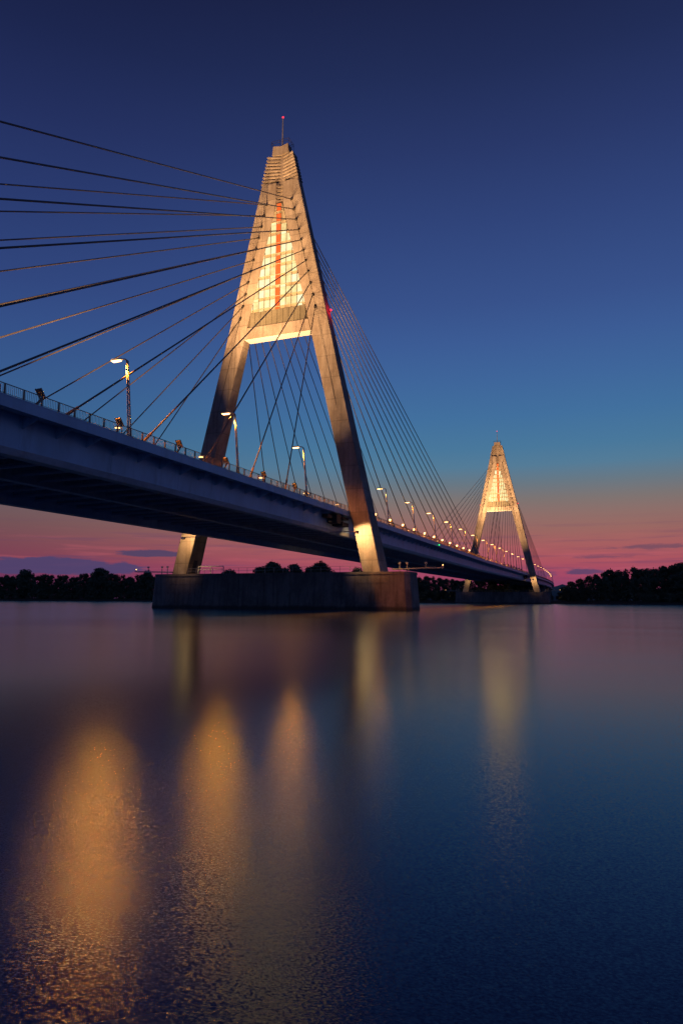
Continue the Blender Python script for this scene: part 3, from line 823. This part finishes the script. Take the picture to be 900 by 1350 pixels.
for i, (kd, wd, lb, nl_) in enumerate((('a', .38, 25, 95), ('b', .44, 28, 95), ('c', .34, 23, 95), ('d', .36, 26, 95), ('e', .42, 22, 80), ('f', .48, 28, 90))):
    q, blobs = crown_mesh(50+i, wd, lb, nl_)
    me = bpy.data.meshes.new('crown'); me.from_pydata(q.v, [], q.f); me.materials.append(M_LEAF)
    t = MB(); t.tube([(0, 0, -.03), (.005, .0, .2), (-.01, .01, .5), (0, 0, .82)], [.022, .017, .011, .004], 7)
    for c, br_ in blobs[::2]:
        z0 = max(.14, c.z-.24); t.tube([(0, 0, z0), (c.x*.45, c.y*.45, z0+(c.z-z0)*.45), tuple(c)], [.009, .006, .002], 5)
    tm = t.mesh('trunk'); tm.materials.append(M_BARK)
    PROTO[kd] = (me, tm)
def place_tree(x, y, h, kd, label, group):
    t = empty('tree', (x, y, 1.75), random.uniform(0, 2*pi)); s = h; wv = random.uniform(.9, 1.2)
    if h < 10: wv *= 1.35
    t.scale = (s*wv, s*wv, s)
    tag(t, label, 'tree', group)
    for nm, me in (('crown', PROTO[kd][0]), ('trunk', PROTO[kd][1])):
        o = bpy.data.objects.new(nm, me); COL.objects.link(o); o.parent = t
TREES = [(-547.1,288.3,20.7,'f'),(-539.3,288.8,20.7,'b'),(-538.4,293.9,19.4,'d'),(-526.6,292.1,19.2,'b'),(-521.6,292.0,19.6,'d'),(-522.6,299.0,19.6,'e'),
(-509.2,296.0,21.2,'a'),(-505.5,298.5,21.3,'b'),(-508.4,307.0,20.7,'f'),(-493.6,302.9,21.4,'b'),(-495.4,311.4,20.3,'c'),(-492.0,313.4,20.3,'c'),
(-483.3,312.5,19.6,'f'),(-471.2,310.3,20.3,'c'),(-469.3,314.4,20.6,'f'),(-464.2,315.7,21.5,'f'),(-460.1,319.3,20.6,'d'),(-456.6,323.1,19.5,'a'),
(-451.0,325.9,21.5,'a'),(-448.8,331.0,21.5,'c'),(-443.8,332.5,19.9,'d'),(-437.6,332.6,21.5,'c'),(-434.1,336.1,20.5,'c'),(-421.2,332.7,22.4,'c'),
(-416.2,336.5,22.7,'c'),(-414.8,340.2,22.9,'f'),(-410.0,344.1,20.8,'a'),(-402.0,341.4,21.9,'a'),(-395.9,343.2,21.3,'d'),(-384.8,340.7,21.2,'f'),
(-384.2,345.4,21.1,'b'),(-376.7,348.6,19.6,'d'),(-372.2,348.2,19.6,'d'),(-366.3,350.2,22.7,'b'),(-358.9,352.4,23.0,'f'),(-353.4,351.7,23.7,'b'),
(-353.4,359.0,25.6,'b'),(-343.5,357.6,22.6,'a'),(-338.2,359.1,22.0,'e'),(-334.8,362.7,21.9,'f'),(-321.3,355.4,19.7,'e'),(-316.9,358.9,21.3,'f'),
(-316.6,367.2,22.3,'b'),(-302.8,357.4,21.6,'c'),(-299.7,361.0,19.9,'e'),(-297.1,367.8,20.0,'f'),(-293.0,370.1,20.2,'b'),(-283.5,368.2,21.2,'c'),
(-277.2,367.0,19.4,'c'),(-269.7,367.3,20.4,'f'),(-264.1,367.2,20.2,'e'),(-262.6,374.0,19.8,'e'),(-253.8,371.3,20.5,'a'),(-249.1,371.3,20.3,'b'),
(-244.0,373.2,21.4,'a'),(-238.3,377.7,23.2,'b'),(-234.2,377.1,23.5,'e'),(-224.2,370.1,22.0,'e'),(-215.7,366.0,21.3,'c'),(-210.8,367.5,19.1,'d'),
(-203.6,369.6,26.9,'a'),(-195.6,364.0,27.4,'e'),(-191.8,366.6,30.4,'b'),(-186.8,368.6,28.4,'c'),(-176.4,359.5,25.6,'d'),(-173.9,368.6,23.7,'c'),
(-166.4,363.9,24.7,'c'),(-160.9,362.5,21.7,'f'),(-153.9,360.9,25.9,'b'),(-148.6,359.1,28.3,'d'),(-144.0,363.7,28.3,'c'),(-135.6,355.0,22.7,'a'),
(-134.7,363.2,20.8,'c'),(-124.6,350.0,19.6,'d'),(-119.0,349.3,17.8,'d'),(-116.6,355.0,17.8,'d'),(-107.9,350.2,19.3,'b'),(-102.9,349.9,18.3,'d'),
(-100.8,356.8,19.0,'a'),(-93.5,346.5,17.3,'f'),(-88.3,347.8,17.5,'d'),(-84.8,352.2,17.9,'b'),(-78.8,345.8,16.9,'a'),(-72.9,348.7,16.2,'d'),
(-69.2,350.0,17.9,'f'),(-65.3,352.3,16.9,'d'),(-59.2,348.6,17.6,'d'),(-51.8,338.7,16.7,'f'),(-48.8,344.7,16.2,'d'),(-42.4,337.7,15.3,'e'),
(-40.3,348.1,15.3,'d'),(-35.8,345.1,14.2,'b'),(-29.8,334.3,13.6,'a'),(-26.1,338.1,13.5,'d'),(-19.9,331.7,14.3,'b'),(-17.5,341.5,13.4,'b'),
(-12.0,338.8,13.3,'b'),(-7.8,334.1,12.4,'e'),(-4.6,335.3,12.8,'f'),(0.4,327.6,12.1,'f'),(4.2,334.4,10.4,'a'),(8.2,333.2,9.9,'f'),
(13.4,324.8,8.8,'b'),(16.9,332.5,7.3,'e'),(22.2,325.1,5.7,'b'),(25.7,331.6,4.9,'b'),(31.3,332.0,5.6,'d'),(34.9,329.5,9.0,'a'),
(40.6,319.9,12.2,'e'),(44.9,322.5,14.1,'d'),(50.0,320.5,15.9,'e'),(54.0,319.6,16.7,'d'),(58.1,321.8,17.8,'f'),(62.1,321.5,19.7,'d'),
(66.1,321.7,19.2,'e'),(71.0,329.3,20.0,'f'),(75.4,327.1,21.1,'d'),(79.7,322.9,19.5,'e'),(82.5,320.4,19.6,'a'),(86.3,321.0,19.8,'d'),
(91.5,323.3,21.3,'c'),(96.2,327.4,22.0,'d'),(99.1,321.6,22.4,'a'),(103.2,324.6,23.2,'b'),(107.1,321.0,23.0,'c'),(111.1,320.2,23.2,'c'),
(115.9,325.1,23.6,'f'),(118.6,326.5,23.6,'b'),(123.0,329.7,22.5,'f'),(127.7,334.4,22.1,'f'),(129.7,324.0,21.7,'d'),(135.9,330.9,23.5,'b'),
(138.1,325.2,23.3,'f'),(143.1,332.4,22.3,'b'),(147.3,331.2,22.9,'c'),(148.2,323.5,23.3,'d'),(152.1,323.6,23.5,'e'),(159.0,336.6,23.8,'b'),
(161.9,331.0,24.1,'a'),(165.8,333.6,23.1,'a'),(169.2,336.5,23.2,'f'),(-524.2,270.8,16.4,'b'),(-519.5,277.9,13.1,'b'),(-511.8,278.0,12.8,'e'),
(-500.0,281.3,12.7,'f'),(-494.4,282.1,14.8,'d'),(-492.4,289.7,14.9,'b'),(-485.2,293.9,14.0,'d'),(-478.0,297.5,15.3,'b'),(-465.6,293.9,16.1,'d'),
(-458.7,296.9,13.0,'b'),(-455.2,304.5,17.2,'f'),(-443.9,302.0,15.7,'a'),(-440.6,310.2,16.7,'a'),(-435.4,312.0,14.3,'e'),(-424.8,311.5,16.7,'b'),
(-416.0,315.7,16.6,'f'),(-404.3,315.3,14.0,'d'),(-404.2,322.4,16.5,'b'),(-392.5,321.2,14.1,'d'),(-383.2,323.6,13.0,'f'),(-374.0,323.8,12.6,'b'),
(-368.1,329.3,13.6,'e'),(-364.1,331.2,13.0,'b'),(-351.7,330.0,15.4,'b'),(-343.0,333.2,16.5,'b'),(-336.1,335.6,19.1,'d'),(-327.6,337.7,15.8,'b'),
(-323.0,341.5,15.4,'f'),(-313.0,343.5,16.9,'e'),(-305.9,340.8,16.6,'f'),(-302.5,348.5,13.9,'e'),(-291.6,347.4,14.5,'d'),(-280.8,344.8,13.1,'e'),
(-274.2,349.8,15.8,'c'),(-263.6,346.5,16.6,'a'),(-255.3,348.7,12.8,'b'),(-245.8,346.5,12.8,'a'),(-238.1,349.5,16.2,'c'),(-232.2,351.9,14.7,'a'),
(-222.6,352.1,14.5,'e'),(-215.5,352.8,17.9,'a'),(-204.8,346.4,14.1,'d'),(-197.6,349.2,16.8,'d'),(-188.0,349.8,23.0,'f'),(-177.7,342.0,18.4,'d'),
(-172.5,345.4,20.5,'e'),(-163.4,341.4,13.9,'c'),(-156.0,345.0,19.3,'d'),(-149.4,344.4,16.7,'f'),(-138.1,335.0,17.2,'c'),(-130.3,339.2,20.0,'f'),
(-123.2,337.0,14.6,'a'),(-113.4,332.5,15.4,'e'),(-110.3,338.4,13.8,'d'),(-102.8,334.4,16.5,'f'),(-93.1,330.4,11.4,'f'),(-86.0,331.9,14.6,'b'),
(-77.6,326.2,11.5,'c'),(-70.7,323.8,13.8,'a'),(-66.4,329.3,11.2,'a'),(-59.6,326.9,12.6,'e'),(-51.8,323.3,11.6,'e'),(-45.3,320.3,11.1,'a'),
(-40.5,325.9,10.1,'a'),(-34.1,318.2,10.9,'e'),(-27.5,315.8,10.6,'f'),(-19.8,315.3,8.7,'d'),(-16.1,316.3,8.6,'b'),(-8.2,315.7,10.8,'b'),
(-2.2,314.1,9.9,'a'),(1.0,313.9,7.7,'c'),(7.2,312.0,6.8,'d'),(14.2,312.3,6.9,'f'),(37.6,302.0,7.7,'d'),(42.2,300.5,8.8,'c'),
(47.1,299.2,9.7,'c'),(54.5,299.6,13.4,'f'),(59.2,298.8,14.6,'c'),(64.6,300.4,13.2,'b'),(68.7,303.2,15.0,'a'),(74.6,301.0,13.6,'a'),
(79.4,298.3,14.1,'b'),(84.3,305.3,13.3,'a'),(89.9,302.8,13.8,'d'),(95.4,301.3,15.4,'b'),(100.1,299.3,17.0,'c'),(105.0,299.8,16.1,'d'),
(110.1,300.7,18.3,'b'),(115.6,304.7,16.0,'a'),(120.6,306.5,18.0,'d'),(123.6,301.4,15.6,'e'),(129.0,307.0,18.4,'f'),(134.1,307.3,14.9,'d'),
(138.9,306.1,18.2,'d'),(143.9,306.5,18.8,'b'),(148.1,305.0,17.6,'d'),(152.4,304.9,15.6,'d'),(156.6,307.4,16.2,'c'),(161.1,311.5,17.8,'d'),
]
SPEC = [(-410.2,325.9,25.6,'a'),(-343.5,345.3,26.9,'b'),(-301.0,352.3,24.7,'c'),(-226.2,360.6,24.7,'a'),(-184.1,353.9,30.5,'d'),(-162.2,350.4,27.6,'b'),
(-141.2,347.1,29.9,'e'),(-108.5,341.9,24.1,'c'),(39.3,313.4,12.0,'a'),]
for x, y, h, kd in TREES:
    if x < -300: g, l = 'trees on the far left bank', 'dark leafy tree in the woods on the far left bank'
    elif x < -95: g, l = 'trees behind the near pier', 'dark leafy tree on the bank behind the near pier'
    elif x < 32: g, l = 'trees behind the far pier', 'dark leafy tree under the deck behind the far pier'
    else: g, l = 'trees on the right bank', 'dark leafy tree in the tall woods on the right bank'
    place_tree(x, y, h, kd, l, g)
SPL = ['rounded crown rising above the woods at the far left', 'broad dark crown standing highest in the left bank woods', 'dark round crown just left of the near pier and left leg',
       'small round tree behind the near pier, right of the left leg', 'wide dark crown behind the middle of the near pier', 'smaller dark tree between the two tall crowns behind the near pier',
       'tallest airy tree behind the near pier, against the pink sky', "small tree beside the foot of the near pylon's right leg", 'low tree at the left tip of the right bank woods, beside the far pier']
for (x, y, h, kd), l in zip(SPEC, SPL): place_tree(x, y, h, kd, l, 'trees standing out on the banks')
# undergrowth along the waterline
q = MB(); r = random.Random(8)
for (a, c) in zip(SHORE, SHORE[1:]):
    L = math.dist(a, c)
    for i in range(int(L/(1.6 if a[0] > -300 else 1.1))):
        t = r.random(); x = a[0]+(c[0]-a[0])*t; y = a[1]+(c[1]-a[1])*t
        dx, dy = x-CAM.x, y-CAM.y; dn = math.hypot(dx, dy); s = r.uniform(2.5, 24); x += dx/dn*s; y += dy/dn*s
        if abs(x) < 35 and y < 309: continue
        hh_ = r.uniform(3.0, 8.0 if a[0] > -300 else 11.0)*(1 if not -38 < x < 40 else .6); rr = hh_*.55
        for j in range(60):
            d = Vector((r.gauss(0, 1), r.gauss(0, 1), r.gauss(0, 1))).normalized()
            p_ = Vector((x, y, 1.0+hh_*.5))+Vector((d.x*rr, d.y*rr, d.z*hh_*.5))*r.uniform(.6, 1.05)
            a1 = Vector((r.gauss(0, 1), r.gauss(0, 1), r.gauss(0, 1))).normalized(); a2 = a1.orthogonal().normalized(); e1 = a1*r.uniform(.35, .75); e2 = a2*r.uniform(.3, .6)
            q.quad(p_-e1-e2*.4, p_+e2-e1*.1, p_+e1+e2*.3, p_-e2+e1*.2)
me = bpy.data.meshes.new('undergrowth'); me.from_pydata(q.v, [], q.f); me.materials.append(M_LEAF)
o = bpy.data.objects.new('undergrowth', me); COL.objects.link(o); tag(o, kind='stuff')
